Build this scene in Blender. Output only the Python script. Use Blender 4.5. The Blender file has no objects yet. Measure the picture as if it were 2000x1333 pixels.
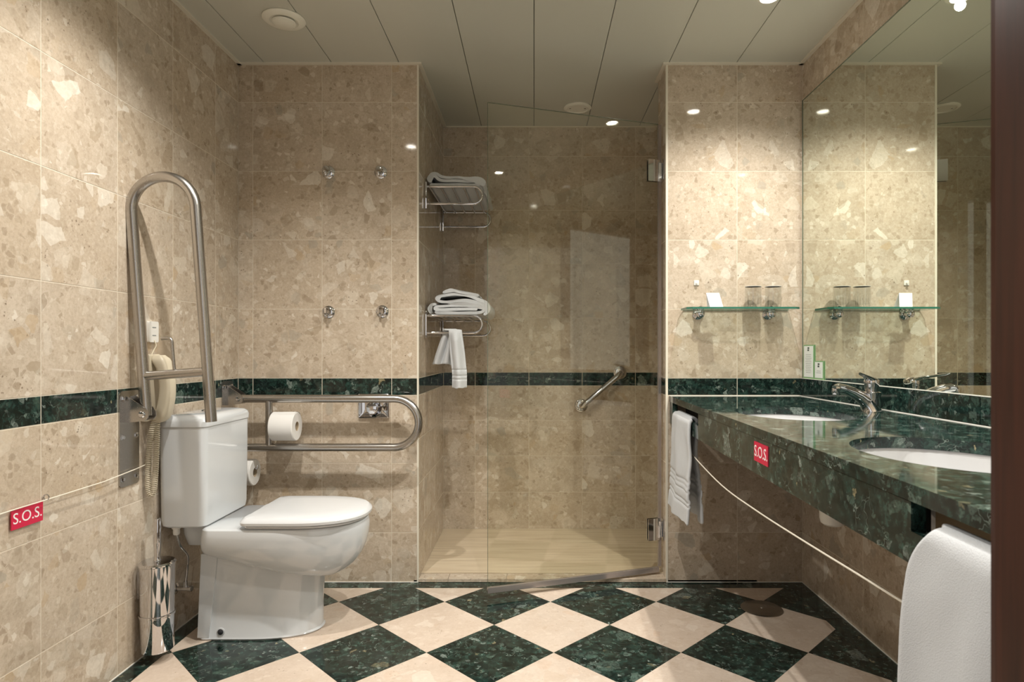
import bpy, bmesh, math, random
from mathutils import Vector, Matrix, noise
random.seed(7)
S = bpy.context.scene
COL = S.collection
PI = math.pi

# ------------------------------------------------------------------ camera, world, exposure
cam_d = bpy.data.cameras.new('camera')
cam = bpy.data.objects.new('camera', cam_d); COL.objects.link(cam)
CZ = 1.004
cam.location = (0, 0, CZ); cam.rotation_euler = (PI/2, 0, 0)
cam_d.sensor_width = 36.0; cam_d.lens = 22.0
cam_d.shift_x = -0.0215; cam_d.shift_y = 0.01025
cam_d.clip_start = 0.01
cam_d.dof.use_dof = True; cam_d.dof.focus_distance = 2.4; cam_d.dof.aperture_fstop = 9.0
S.camera = cam
W = bpy.data.worlds.new('world'); S.world = W; W.use_nodes = True
W.node_tree.nodes['Background'].inputs[0].default_value = (1.0, 0.97, 0.92, 1)
W.node_tree.nodes['Background'].inputs[1].default_value = 0.65
S.view_settings.view_transform = 'Standard'; S.view_settings.look = 'None'
S.view_settings.gamma = 1.0; S.view_settings.use_curve_mapping = False
S.view_settings.exposure = 0.45
LAMP_POWER = 58.0
LAMP_COLOR = (1.0, 0.965, 0.90)

# ------------------------------------------------------------------ room dimensions
XL, XR = -1.287, 1.167          # left / right wall
YB, YN = 2.722, 3.477           # back wall, shower niche back wall
NL, NR = -0.503, 0.575          # niche opening
NRW = 0.95                      # niche right wall (behind the jamb)
YF = 0.548                      # front wall inner face
ZC = 2.256                      # ceiling
BT, BB = 0.888, 0.8135           # green band top / bottom

# ------------------------------------------------------------------ helpers: objects
def link(o, parent=None):
    COL.objects.link(o)
    if parent: o.parent = parent
    return o
def tag(o, label, cat, group=None):
    o['label'] = label; o['category'] = cat
    if group: o['group'] = group
    return o
def thing(name, label, cat, loc=(0, 0, 0), group=None):
    o = bpy.data.objects.new(name, None); o.empty_display_size = 0.05
    o.location = loc; COL.objects.link(o)
    return tag(o, label, cat, group)
def finish(name, bm, mat, parent=None, smooth=None, local=True):
    """bmesh in WORLD coordinates -> one mesh object (placed relative to its parent)"""
    bmesh.ops.recalc_face_normals(bm, faces=bm.faces[:])
    me = bpy.data.meshes.new(name); bm.to_mesh(me); bm.free()
    return mesh_obj(name, me, mat, parent, smooth)
def mesh_obj(name, me, mat, parent=None, smooth=None):
    me.materials.append(mat)
    if smooth:
        me.shade_smooth(); me.set_sharp_from_angle(angle=math.radians(smooth))
    # put origin at the centre of the mesh
    cs = [v.co for v in me.vertices]
    c = Vector([(min(p[i] for p in cs)+max(p[i] for p in cs))/2 for i in range(3)])
    me.transform(Matrix.Translation(-c))
    o = bpy.data.objects.new(name, me); COL.objects.link(o)
    if parent:
        off = Vector(parent.location); p = parent.parent
        while p: off += p.location; p = p.parent
        o.parent = parent; o.location = c-off
    else: o.location = c
    return o
def structure(o): o['kind'] = 'structure'; return o

# ------------------------------------------------------------------ helpers: shapes (into a bmesh)
def add_box(bm, x0, x1, y0, y1, z0, z1, bev=0, seg=1):
    vs = [bm.verts.new(p) for p in ((x0,y0,z0),(x1,y0,z0),(x1,y1,z0),(x0,y1,z0),(x0,y0,z1),(x1,y0,z1),(x1,y1,z1),(x0,y1,z1))]
    fs = [bm.faces.new([vs[i] for i in f]) for f in ((3,2,1,0),(4,5,6,7),(0,1,5,4),(1,2,6,5),(2,3,7,6),(3,0,4,7))]
    if bev:
        es = list({e for f in fs for e in f.edges})
        bmesh.ops.bevel(bm, geom=es, offset=bev, segments=seg, affect='EDGES', profile=0.5)
def box(name, mat, parent, *a, bev=0, seg=1, smooth=None):
    bm = bmesh.new(); add_box(bm, *a, bev=bev, seg=seg)
    return finish(name, bm, mat, parent, smooth or (35 if seg > 1 else None))
def frames(pts, closed=False):
    pts = [Vector(p) for p in pts]; n = len(pts); T = []
    for i in range(n):
        a = pts[i-1] if (i > 0 or closed) else pts[i]
        b = pts[(i+1) % n] if (i < n-1 or closed) else pts[i]
        T.append((b-a).normalized())
    up = Vector((0, 0, 1)) if abs(T[0].z) < 0.9 else Vector((1, 0, 0))
    N = [(up-T[0]*up.dot(T[0])).normalized()]
    for i in range(1, n):
        v = N[-1]-T[i]*N[-1].dot(T[i])
        N.append(v.normalized() if v.length > 1e-6 else N[-1])
    return pts, T, N
def add_tube(bm, pts, r, seg=12, cap=True, closed=False):
    pts, T, N = frames(pts, closed)
    rad = r if isinstance(r, (list, tuple)) else [r]*len(pts)
    rings = []
    for p, t, n, q in zip(pts, T, N, rad):
        b = t.cross(n)
        rings.append([bm.verts.new(p+q*(math.cos(2*PI*k/seg)*n+math.sin(2*PI*k/seg)*b)) for k in range(seg)])
    m = len(rings)
    for i in range(m if closed else m-1):
        A, B = rings[i], rings[(i+1) % m]
        for k in range(seg):
            bm.faces.new((A[k], A[(k+1) % seg], B[(k+1) % seg], B[k]))
    if cap and not closed:
        bm.faces.new(rings[0][::-1]); bm.faces.new(rings[-1])
def tube(name, mat, parent, pts, r, seg=12, closed=False, smooth=40):
    bm = bmesh.new(); add_tube(bm, pts, r, seg, True, closed)
    return finish(name, bm, mat, parent, smooth)
def add_lathe(bm, prof, origin, axis='Z', seg=24, sx=1.0, sy=1.0):
    """prof: (radius, height) pairs; the axis may be 'X','-X','Y','-Y','Z'"""
    O = Vector(origin)
    ax = {'X': Vector((1,0,0)), '-X': Vector((-1,0,0)), 'Y': Vector((0,1,0)), '-Y': Vector((0,-1,0)), 'Z': Vector((0,0,1)), '-Z': Vector((0,0,-1))}[axis] if isinstance(axis, str) else Vector(axis).normalized()
    u = Vector((0,0,1)) if abs(ax.z) < 0.9 else Vector((1,0,0))
    u = (u-ax*u.dot(ax)).normalized(); w = ax.cross(u)
    rings = []
    for r, h in prof:
        if r < 1e-5: rings.append([bm.verts.new(O+ax*h)])
        else: rings.append([bm.verts.new(O+ax*h+r*(math.cos(2*PI*k/seg)*u*sx+math.sin(2*PI*k/seg)*w*sy)) for k in range(seg)])
    for A, B in zip(rings, rings[1:]):
        for k in range(seg):
            k2 = (k+1) % seg
            if len(A) == 1 and len(B) == 1: continue
            if len(A) == 1: bm.faces.new((A[0], B[k2], B[k]))
            elif len(B) == 1: bm.faces.new((A[k], A[k2], B[0]))
            else: bm.faces.new((A[k], A[k2], B[k2], B[k]))
    if len(rings[0]) > 1: bm.faces.new(rings[0])
    if len(rings[-1]) > 1: bm.faces.new(rings[-1])
def lathe(name, mat, parent, prof, origin, axis='Z', seg=24, smooth=35, sx=1.0, sy=1.0):
    bm = bmesh.new(); add_lathe(bm, prof, origin, axis, seg, sx, sy)
    return finish(name, bm, mat, parent, smooth)
def add_prism(bm, poly, lift, d):
    """poly: 2-D points, lift(p, t): 3-D point, extruded from t=0 to t=d"""
    A = [bm.verts.new(lift(p, 0)) for p in poly]; B = [bm.verts.new(lift(p, d)) for p in poly]
    n = len(poly)
    bm.faces.new(A[::-1]); bm.faces.new(B)
    for i in range(n): bm.faces.new((A[i], A[(i+1) % n], B[(i+1) % n], B[i]))
def add_loft(bm, rings, cap=True):
    R = [[bm.verts.new(p) for p in r] for r in rings]; n = len(R[0])
    for A, B in zip(R, R[1:]):
        for k in range(n): bm.faces.new((A[k], A[(k+1) % n], B[(k+1) % n], B[k]))
    if cap: bm.faces.new(R[0][::-1]); bm.faces.new(R[-1])
def rrect(x0, x1, y0, y1, r, n=5):
    out = []
    for cx, cy, a in ((x1-r, y1-r, 0), (x0+r, y1-r, 90), (x0+r, y0+r, 180), (x1-r, y0+r, 270)):
        for k in range(n+1):
            t = math.radians(a+90*k/n); out.append((cx+r*math.cos(t), cy+r*math.sin(t)))
    return out
def arc(cx, cz, r, a0, a1, n):
    return [(cx+r*math.cos(math.radians(a0+(a1-a0)*k/n)), cz+r*math.sin(math.radians(a0+(a1-a0)*k/n))) for k in range(n+1)]

# ------------------------------------------------------------------ materials
def M(name, base=(0.8,0.8,0.8), rough=0.5, metal=0.0, spec=0.5, coat=0.0):
    m = bpy.data.materials.new(name); m.use_nodes = True
    b = m.node_tree.nodes['Principled BSDF']
    b.inputs['Base Color'].default_value = (*base, 1); b.inputs['Roughness'].default_value = rough
    b.inputs['Metallic'].default_value = metal; b.inputs['Specular IOR Level'].default_value = spec
    b.inputs['Coat Weight'].default_value = coat; b.inputs['Coat Roughness'].default_value = 0.05
    return m
class NT:
    def __init__(s, m): s.t = m.node_tree; s.b = s.t.nodes['Principled BSDF']
    def n(s, ty, **kw):
        x = s.t.nodes.new(ty)
        for k, v in kw.items(): setattr(x, k, v)
        return x
    def l(s, a, b): s.t.links.new(a, b)
    def val(s, sock, v):
        if hasattr(v, 'is_linked') or hasattr(v, 'links'): s.l(v, sock)
        else: sock.default_value = v
    def math(s, op, a, b=0.0, c=0.0, clamp=False):
        x = s.n('ShaderNodeMath', operation=op, use_clamp=clamp)
        s.val(x.inputs[0], a); s.val(x.inputs[1], b); s.val(x.inputs[2], c); return x.outputs[0]
    def mix(s, f, a, b):
        x = s.n('ShaderNodeMix', data_type='RGBA')
        s.val(x.inputs['Factor'], f)
        for k, v in (('A', a), ('B', b)):
            so = [i for i in x.inputs if i.name == k and i.type == 'RGBA'][0]
            if isinstance(v, tuple): so.default_value = (*v, 1)
            else: s.l(v, so)
        return [o for o in x.outputs if o.type == 'RGBA'][0]
    def ramp(s, f, stops, interp='LINEAR'):
        x = s.n('ShaderNodeValToRGB'); cr = x.color_ramp; cr.interpolation = interp
        while len(cr.elements) < len(stops): cr.elements.new(0.5)
        for e, (p, c) in zip(cr.elements, stops): e.position = p; e.color = (*c, 1)
        s.l(f, x.inputs[0]); return x.outputs[0]
    def noise(s, vec, scale, detail=3, rough=0.5):
        x = s.n('ShaderNodeTexNoise'); s.l(vec, x.inputs['Vector'])
        x.inputs['Scale'].default_value = scale; x.inputs['Detail'].default_value = detail; x.inputs['Roughness'].default_value = rough
        return x.outputs['Fac'], x.outputs['Color']
    def vec(s, per_object=True, stretch=(1,1,1)):
        g = s.n('ShaderNodeNewGeometry'); p = g.outputs['Position']
        if per_object:
            oi = s.n('ShaderNodeObjectInfo'); r = s.math('MULTIPLY', oi.outputs['Random'], 61.0)
            a = s.n('ShaderNodeVectorMath', operation='ADD'); s.l(p, a.inputs[0]); s.l(r, a.inputs[1]); p = a.outputs[0]
        if stretch != (1,1,1):
            a = s.n('ShaderNodeVectorMath', operation='MULTIPLY'); s.l(p, a.inputs[0]); a.inputs[1].default_value = stretch; p = a.outputs[0]
        return p
    def warp(s, p, scale, amt):
        _, c = s.noise(p, scale, 3, 0.6)
        a = s.n('ShaderNodeVectorMath', operation='SUBTRACT'); s.l(c, a.inputs[0]); a.inputs[1].default_value = (0.5,0.5,0.5)
        b = s.n('ShaderNodeVectorMath', operation='SCALE'); s.l(a.outputs[0], b.inputs[0]); b.inputs['Scale'].default_value = amt
        d = s.n('ShaderNodeVectorMath', operation='ADD'); s.l(p, d.inputs[0]); s.l(b.outputs[0], d.inputs[1])
        return d.outputs[0]
    def pebbles(s, p, scale, rmin, rmax, soft=0.04, metric='EUCLIDEAN'):
        """isolated stones in a matrix: mask and three random numbers per stone"""
        v = s.n('ShaderNodeTexVoronoi', feature='F1', distance=metric); s.l(p, v.inputs['Vector']); v.inputs['Scale'].default_value = scale
        sp = s.n('ShaderNodeSeparateColor'); s.l(v.outputs['Color'], sp.inputs[0])
        rad = s.math('MULTIPLY_ADD', sp.outputs[0], rmax-rmin, rmin)
        m = s.math('DIVIDE', s.math('SUBTRACT', rad, v.outputs['Distance']), soft, clamp=True)
        return m, sp.outputs[1], sp.outputs[2]

def _poly(s, p, scale, share, margin, soft=0.03):
    """angular fragments: a random share of Voronoi cells, shrunk by a margin"""
    v = s.n('ShaderNodeTexVoronoi', feature='F1'); s.l(p, v.inputs['Vector']); v.inputs['Scale'].default_value = scale
    e = s.n('ShaderNodeTexVoronoi', feature='DISTANCE_TO_EDGE'); s.l(p, e.inputs['Vector']); e.inputs['Scale'].default_value = scale
    sp = s.n('ShaderNodeSeparateColor'); s.l(v.outputs['Color'], sp.inputs[0])
    pick = s.math('LESS_THAN', sp.outputs[0], share)
    mg = s.math('MULTIPLY_ADD', sp.outputs[0], margin/share, margin*0.25)
    m = s.math('DIVIDE', s.math('SUBTRACT', e.outputs['Distance'], mg), soft, clamp=True)
    return s.math('MULTIPLY', m, pick), sp.outputs[1], sp.outputs[2]
NT.poly = _poly
def breccia(name, a, b, lights, mids, strength=1.0, rough=0.055):
    m = M(name, a, rough, spec=0.5); t = NT(m)
    p = t.vec(); pw = t.warp(p, 12, 0.045); pw2 = t.warp(p, 40, 0.020); pw3 = t.warp(t.warp(p, 10, 0.05), 60, 0.008)
    f, _ = t.noise(p, 7, 6, 0.72); c = t.mix(t.ramp(f, [(0.36,(0,0,0)),(0.64,(1,1,1))]), a, b)
    oi = t.n('ShaderNodeObjectInfo'); c = t.mix(t.math('MULTIPLY', t.math('FRACT', t.math('MULTIPLY', oi.outputs['Random'], 17.3)), 0.22*strength), c, mids[3])
    f4, _ = t.noise(p, 110, 4, 0.75); c = t.mix(t.math('MULTIPLY', t.ramp(f4, [(0.44,(0,0,0)),(0.72,(1,1,1))]), 0.40*strength), c, mids[0])
    f5, _ = t.noise(p, 75, 3, 0.7); c = t.mix(t.math('MULTIPLY', t.ramp(f5, [(0.52,(0,0,0)),(0.72,(1,1,1))]), 0.45*strength), c, lights[1])
    # small chips
    k, r1, r2 = t.poly(pw2, 52, 0.42, 0.10, 0.06)
    c = t.mix(t.math('MULTIPLY', k, t.math('MULTIPLY', r2, 0.58*strength)), c, t.ramp(r1, [(0, mids[0]), (0.35, mids[1]), (0.6, lights[1]), (0.85, lights[0])], 'CONSTANT'))
    # medium fragments, brown to grey
    k, r1, r2 = t.poly(pw, 21, 0.36, 0.11, 0.035)
    g = t.ramp(f5, [(0.3,(0.65,0.65,0.65)), (0.7,(1,1,1))])
    c = t.mix(t.math('MULTIPLY', t.math('MULTIPLY', k, g), t.math('MULTIPLY_ADD', t.math('POWER', r2, 1.6), 0.60*strength, 0.08*strength)), c, t.ramp(r1, [(0, mids[1]), (0.22, mids[2]), (0.40, mids[0]), (0.55, lights[1]), (0.70, lights[0]), (0.86, mids[3])], 'CONSTANT'))
    # large, mostly pale fragments
    a2 = t.n('ShaderNodeVectorMath', operation='ADD'); t.l(pw3, a2.inputs[0]); a2.inputs[1].default_value = (3.3, 7.7, 1.9)
    k, r1, r2 = t.poly(a2.outputs[0], 12.0, 0.26, 0.13, 0.022)
    c = t.mix(t.math('MULTIPLY', t.math('MULTIPLY', k, g), t.math('MULTIPLY_ADD', t.math('POWER', r2, 1.5), 0.66*strength, 0.12*strength)), c, t.ramp(r1, [(0, lights[0]), (0.38, lights[1]), (0.55, mids[1]), (0.72, lights[0]), (0.90, mids[2])], 'CONSTANT'))
    # pits
    k, r1, r2 = t.pebbles(t.warp(p, 160, 0.008), 120, -1.1, 0.42, 0.12)
    fc, _ = t.noise(p, 13, 2); k = t.math('MULTIPLY', k, t.ramp(fc, [(0.5,(0,0,0)),(0.62,(1,1,1))]))
    c = t.mix(t.math('MULTIPLY', k, 0.65*strength), c, (0.13, 0.085, 0.05))
    t.l(c, t.b.inputs['Base Color'])
    return m
cream_tile = breccia('cream breccia marble', (0.495,0.41,0.318), (0.60,0.507,0.405),
    [(0.80,0.745,0.65), (0.70,0.625,0.515)], [(0.30,0.225,0.15), (0.36,0.28,0.19), (0.37,0.335,0.275), (0.50,0.365,0.22)])
cream_floor = breccia('cream floor marble', (0.60,0.495,0.405), (0.68,0.575,0.48),
    [(0.82,0.74,0.64), (0.78,0.68,0.57)], [(0.50,0.37,0.27), (0.56,0.43,0.32), (0.58,0.50,0.42), (0.62,0.42,0.29)], 0.6, 0.16)

def verde(name, rough=0.06):
    m = M(name, (0.015,0.03,0.025), rough, spec=0.5); t = NT(m)
    p = t.vec(); pw = t.warp(p, 14, 0.05); pw2 = t.warp(p, 60, 0.025)
    f, _ = t.noise(pw2, 34, 7, 0.78)
    c = t.ramp(f, [(0.34,(0.0025,0.0045,0.004)), (0.50,(0.008,0.018,0.015)), (0.60,(0.022,0.052,0.042)), (0.71,(0.055,0.11,0.09)), (0.84,(0.22,0.30,0.26))])
    f3, _ = t.noise(pw2, 120, 3, 0.7)
    # angular fragments of three sizes, each mottled inside
    for sc, share, mg, vec, amt in ((75, 0.36, 0.10, pw2, 0.75), (33, 0.20, 0.12, pw, 0.7), (15, 0.26, 0.12, pw, 0.6)):
        k, r1, r2 = t.poly(vec, sc, share, mg, 0.04)
        g = t.math('MULTIPLY', t.ramp(f3, [(0.33,(0.12,0.12,0.12)), (0.64,(1,1,1))]), t.math('MULTIPLY_ADD', t.math('POWER', r2, 1.4), 0.9*amt, 0.08*amt))
        c = t.mix(t.math('MULTIPLY', k, g, clamp=True), c, t.ramp(r1, [(0,(0.055,0.105,0.085)), (0.20,(0.004,0.006,0.005)), (0.34,(0.17,0.24,0.20)), (0.52,(0.05,0.075,0.055)), (0.66,(0.40,0.47,0.42)), (0.80,(0.10,0.17,0.135)), (0.975,(0.50,0.42,0.24))], 'CONSTANT'))
    v = t.n('ShaderNodeTexVoronoi', feature='DISTANCE_TO_EDGE'); t.l(t.warp(p, 18, 0.12), v.inputs['Vector']); v.inputs['Scale'].default_value = 15
    fv, _ = t.noise(p, 15, 2)
    k = t.math('MULTIPLY', t.math('LESS_THAN', v.outputs['Distance'], 0.010), t.ramp(fv, [(0.52,(0,0,0)),(0.6,(1,1,1))]))
    c = t.mix(t.math('MULTIPLY', k, 0.45), c, (0.30,0.38,0.33))
    t.l(c, t.b.inputs['Base Color'])
    return m
green_marble = verde('dark green marble')
grout = M('pale grout', (0.67,0.60,0.49), 0.8)
grout_dark = M('floor joint', (0.10,0.08,0.06), 0.8)

def travertine():
    m = M('travertine', (0.6,0.5,0.37), 0.35); t = NT(m)
    p = t.vec(False, (1.2, 26, 8)); f, _ = t.noise(t.warp(p, 1.5, 0.5), 2.2, 5, 0.65)
    t.l(t.ramp(f, [(0.3,(0.50,0.39,0.27)), (0.5,(0.62,0.51,0.37)), (0.7,(0.70,0.60,0.45))]), t.b.inputs['Base Color']); return m
travertine_m = travertine()
ceiling_m = M('painted ceiling panel', (0.60,0.595,0.52), 0.32, spec=0.4)
ceiling_gap = M('ceiling joint', (0.05,0.05,0.04), 0.8)
trim_m = M('cream painted trim', (0.74,0.69,0.58), 0.4)
white_plastic = M('white plastic', (0.78,0.76,0.71), 0.35)
vent_white = M('vent enamel', (0.84,0.82,0.72), 0.35)
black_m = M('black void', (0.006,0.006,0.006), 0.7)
ceramic = M('white ceramic', (0.62,0.64,0.655), 0.10, spec=0.55, coat=0.3)
sink_ceramic = M('sink ceramic', (0.55,0.55,0.555), 0.12, spec=0.5)
seat_m = M('white seat plastic', (0.68,0.69,0.70), 0.16)
chrome = M('chrome', (0.66,0.66,0.68), 0.05, 1.0)
def brushed():
    m = M('brushed stainless steel', (0.47,0.45,0.425), 0.30, 1.0); t = NT(m)
    p = t.vec(False, (60, 60, 60)); f, _ = t.noise(p, 9, 2)
    t.l(t.math('MULTIPLY_ADD', f, 0.05, 0.24), t.b.inputs['Roughness']); return m
steel = brushed()
phone_m = M('beige phone plastic', (0.62,0.55,0.42), 0.38)
cord_m = M('cream cord', (0.80,0.74,0.62), 0.6)
red_m = M('red plastic tag', (0.62,0.012,0.06), 0.35)
print_white = M('white print', (0.9,0.87,0.86), 0.5)
paper_m = M('white paper', (0.76,0.74,0.71), 0.85, spec=0.1)
card_m = M('printed card', (0.76,0.80,0.76), 0.4)
card_green = M('green card border', (0.20,0.36,0.17), 0.4)
ink_m = M('grey ink', (0.28,0.30,0.29), 0.6)
ink_dark = M('dark ink', (0.05,0.07,0.06), 0.6)
rubber_m = M('dark rubber', (0.03,0.03,0.035), 0.5)
board_m = M('beige laminate board', (0.34,0.25,0.15), 0.5)
seal_m = M('door seal', (0.42,0.38,0.36), 0.25, 0.6)
hall_m = M('hall plaster', (0.55,0.48,0.38), 0.8)
def terry():
    m = M('white terry cloth', (0.62,0.635,0.65), 0.95, spec=0.1); t = NT(m)
    tc = t.n('ShaderNodeTexCoord'); f, _ = t.noise(tc.outputs['Object'], 650, 2, 0.7)
    b = t.n('ShaderNodeBump'); b.inputs['Strength'].default_value = 0.55; b.inputs['Distance'].default_value = 0.003
    t.l(f, b.inputs['Height']); t.l(b.outputs[0], t.b.inputs['Normal'])
    t.b.inputs['Sheen Weight'].default_value = 0.2; return m
terry_m = terry()
def wood():
    m = M('mahogany stained wood', (0.09,0.022,0.010), 0.28); t = NT(m)
    p = t.vec(False, (30, 30, 1.2)); f, _ = t.noise(p, 3, 4, 0.6)
    t.l(t.ramp(f, [(0.3,(0.028,0.008,0.004)), (0.7,(0.07,0.019,0.010))]), t.b.inputs['Base Color']); return m
wood_m = wood()
def mirror_mat():
    m = M('silvered mirror', (0.80,0.84,0.76), 0.0, 1.0); return m
mirror_m = mirror_mat()
def glass(name, tint, refl=1.0, ior=1.5, rough=0.0):
    m = bpy.data.materials.new(name); m.use_nodes = True; t = m.node_tree; t.nodes.clear()
    o = t.nodes.new('ShaderNodeOutputMaterial'); mx = t.nodes.new('ShaderNodeMixShader')
    fr = t.nodes.new('ShaderNodeFresnel'); ge = t.nodes.new('ShaderNodeNewGeometry'); ma = t.nodes.new('ShaderNodeMath'); ma.operation = 'MULTIPLY_ADD'
    ma.inputs[1].default_value = 1/ior-ior; ma.inputs[2].default_value = ior     # the node inverts the IOR on back faces
    t.links.new(ge.outputs['Backfacing'], ma.inputs[0]); t.links.new(ma.outputs[0], fr.inputs[0])
    tr = t.nodes.new('ShaderNodeBsdfTransparent'); tr.inputs[0].default_value = (*tint, 1)
    gl = t.nodes.new('ShaderNodeBsdfGlossy'); gl.inputs['Roughness'].default_value = rough
    gl.inputs['Color'].default_value = (refl, refl, refl, 1)
    t.links.new(fr.outputs[0], mx.inputs[0]); t.links.new(tr.outputs[0], mx.inputs[1]); t.links.new(gl.outputs[0], mx.inputs[2])
    t.links.new(mx.outputs[0], o.inputs[0]); return m
door_glass = glass('door glass', (0.965,0.965,0.93))
shelf_glass = glass('shelf glass', (0.86,0.90,0.87))
tumbler_glass = glass('tumbler glass', (0.955,0.96,0.955), 1.0, 1.5)
edge_green = M('green glass edge', (0.03,0.16,0.11), 0.12)
edge_dark = M('glass edge', (0.10,0.13,0.09), 0.15)
def emit(name, col, st):
    m = M(name, col, 0.4); b = m.node_tree.nodes['Principled BSDF']
    b.inputs['Emission Color'].default_value = (*col, 1); b.inputs['Emission Strength'].default_value = st; return m
bulb_m = emit('halogen bulb', (1.0,0.95,0.86), 34.0)

# ------------------------------------------------------------------ tiles
_tiles = {}
def tile_mesh(w, h, th=0.008, ch=0.0008):
    key = (round(w, 4), round(h, 4))
    if key not in _tiles:
        g = 0.0010
        x, y = w/2-g, h/2-g
        R = lambda a, b, z: [(-a,-b,z),(a,-b,z),(a,b,z),(-a,b,z)]
        bm = bmesh.new(); add_loft(bm, [R(x,y,-th), R(x,y,-ch), R(x-ch,y-ch,0)])
        bmesh.ops.recalc_face_normals(bm, faces=bm.faces[:])
        me = bpy.data.meshes.new('tile'); bm.to_mesh(me); bm.free(); _tiles[key] = {}
        _tiles[key]['me'] = me
    return key
def tile(parent, mat, O, u, v, n, a0, a1, b0, b1, name='tile', out=0.0):
    if a1-a0 < 0.006 or b1-b0 < 0.006: return
    key = tile_mesh(a1-a0, b1-b0); d = _tiles[key]
    if mat.name not in d:
        me = d['me'].copy(); me.name = name; me.materials.append(mat); d[mat.name] = me
    o = bpy.data.objects.new(name, d[mat.name]); COL.objects.link(o)
    c = Vector(O)+Vector(u)*(a0+a1)/2+Vector(v)*(b0+b1)/2+Vector(n)*out
    m = Matrix((u, v, n)).transposed().to_4x4(); m.translation = c-Vector(parent.location)
    o.parent = parent; o.matrix_basis = m
    return o
def wall_tiles(parent, O, u, n, ubreaks, vbreaks, band=True, skip=None, band_out=0.0):
    v = (0, 0, 1)
    for a0, a1 in zip(ubreaks, ubreaks[1:]):
        for b0, b1 in zip(vbreaks, vbreaks[1:]):
            isb = band and abs(b0-BB) < 0.004
            if skip and skip((a0+a1)/2, (b0+b1)/2): continue
            tile(parent, green_marble if isb else cream_tile, O, u, v, n, a0, a1, b0, b1, 'band_tile' if isb else 'tile', band_out if isb else 0.0)
UP = [BT, 1.189, 1.490, 1.789, 2.089, ZC]
VB = [0.0, 0.216, 0.518, BB]+UP
VN = [0.018, 0.222, 0.424, 0.622, BB]+UP
def wall(name, *a):
    return structure(box(name, grout, None, *a))
B = 0.0006      # grout plane lies this far behind the tile face
T = 0.09
wl = wall('wall_left', XL-T, XL-B, YF-0.02, YB+T, -0.05, ZC)
wbl = wall('wall_back_left', XL, NL-B, YB+B, YN+T, -0.05, ZC)
wbr = wall('wall_back_right', NR+B, XR+T, YB+B, 2.90, -0.05, ZC)
wsr = wall('wall_shower_right', NRW+B, NRW+T, 2.90, YN+T, -0.05, ZC)
wsb = wall('wall_shower_back', NL-0.01, NRW+T, YN+B, YN+T, -0.05, ZC)
wr = wall('wall_right', XR+B, XR+T, YF-0.02, YB+0.02, -0.05, ZC)
wall_tiles(wl, (XL, 0, 0), (0,1,0), (1,0,0), [YF, 0.735, 1.035, 1.335, 1.634, 1.934, 2.231, 2.529, YB], VB)
X0 = (494-1043)/449.0
wall_tiles(wbl, (0, YB, 0), (1,0,0), (0,-1,0), [XL, X0, X0+0.3007, X0+0.6035, NL], VB)
wall_tiles(wbl, (NL, 0, 0), (0,1,0), (1,0,0), [YB, 2.87, 3.17, YN], VN)
wall_tiles(wbr, (0, YB, 0), (1,0,0), (0,-1,0), [NR, 0.884, XR], VB)
wall_tiles(wbr, (NR, 0, 0), (0,1,0), (-1,0,0), [YB, 2.90], VB)
n0 = NL
wall_tiles(wsb, (0, YN, 0), (1,0,0), (0,-1,0), [n0, (928-1043)/351.5, (1033-1043)/351.5, (1137-1043)/351.5, (1241-1043)/351.5, 0.865, NRW], VN)
wall_tiles(wr, (XR, 0, 0), (0,1,0), (-1,0,0), [YF, 0.75, 1.05, 1.35, 1.62, 1.92, 2.22, 2.52, YB], VB, band_out=0.012, skip=lambda a, b: BT < b < 2.089)
for nm, a in (('trim_1', (NL-0.006, NL+0.0015, YB-0.0015, YB+0.006, 0, ZC)), ('trim_2', (NR-0.002, NR+0.007, YB-0.002, YB+0.007, 0, ZC))):
    structure(box(nm, trim_m, None, *a))
# front wall with the doorway the camera stands in
DL, DR = -0.50, 0.46
wf = structure(box('wall_front', cream_tile, None, XL-T, DL-0.05, YF-0.12, YF, -0.05, ZC))
structure(box('wall_front_right', cream_tile, None, DR+0.05, XR+T, YF-0.12, YF, -0.05, ZC))
structure(box('wall_front_top', cream_tile, None, DL-0.05, DR+0.05, YF-0.12, YF, 2.10, ZC))

# ------------------------------------------------------------------ floor
fl = structure(box('floor', grout_dark, None, XL-T, XR+T, -0.9, YB+0.02, -0.06, -0.0012))
BL, BR, BK = 0.062, 0.078, 0.068
fx0, fx1, fy0, fy1 = XL+BL, XR-BR, YF+0.02, YB-BK
def clip(poly):
    for ax, lim, sgn in ((0, fx0, 1), (0, fx1, -1), (1, fy0, 1), (1, fy1, -1)):
        out = []
        for i in range(len(poly)):
            p, q = poly[i], poly[(i+1) % len(poly)]
            dp, dq = sgn*(p[ax]-lim), sgn*(q[ax]-lim)
            if dp >= 0: out.append(p)
            if (dp >= 0) != (dq >= 0):
                t = dp/(dp-dq); out.append((p[0]+t*(q[0]-p[0]), p[1]+t*(q[1]-p[1])))
        poly = out
        if len(poly) < 3: return None
    return poly
D = 0.424; H = D/2
def diamond(cx, cy, mat):
    e = H-0.0007
    poly = clip([(cx+e, cy), (cx, cy+e), (cx-e, cy), (cx, cy-e)])
    if not poly: return
    area = abs(sum(poly[i][0]*poly[(i+1) % len(poly)][1]-poly[(i+1) % len(poly)][0]*poly[i][1] for i in range(len(poly))))/2
    if area < 2e-4: return
    bm = bmesh.new(); add_prism(bm, poly, lambda p, t: (p[0], p[1], -0.009+t), 0.009)
    finish('floor_tile', bm, mat, fl)
for i in range(-5, 5):
    for j in range(-2, 7):
        diamond(0.2777+i*D, 2.509-j*D, green_marble)
        diamond(0.0657+i*D, 2.297-j*D, cream_floor)
def slab_piece(name, x0, x1, y0, y1, mat, parent, z=0.0):
    g = 0.0007
    return box(name, mat, parent, x0+g, x1-g, y0+g, y1-g, z-0.009, z)
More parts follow.
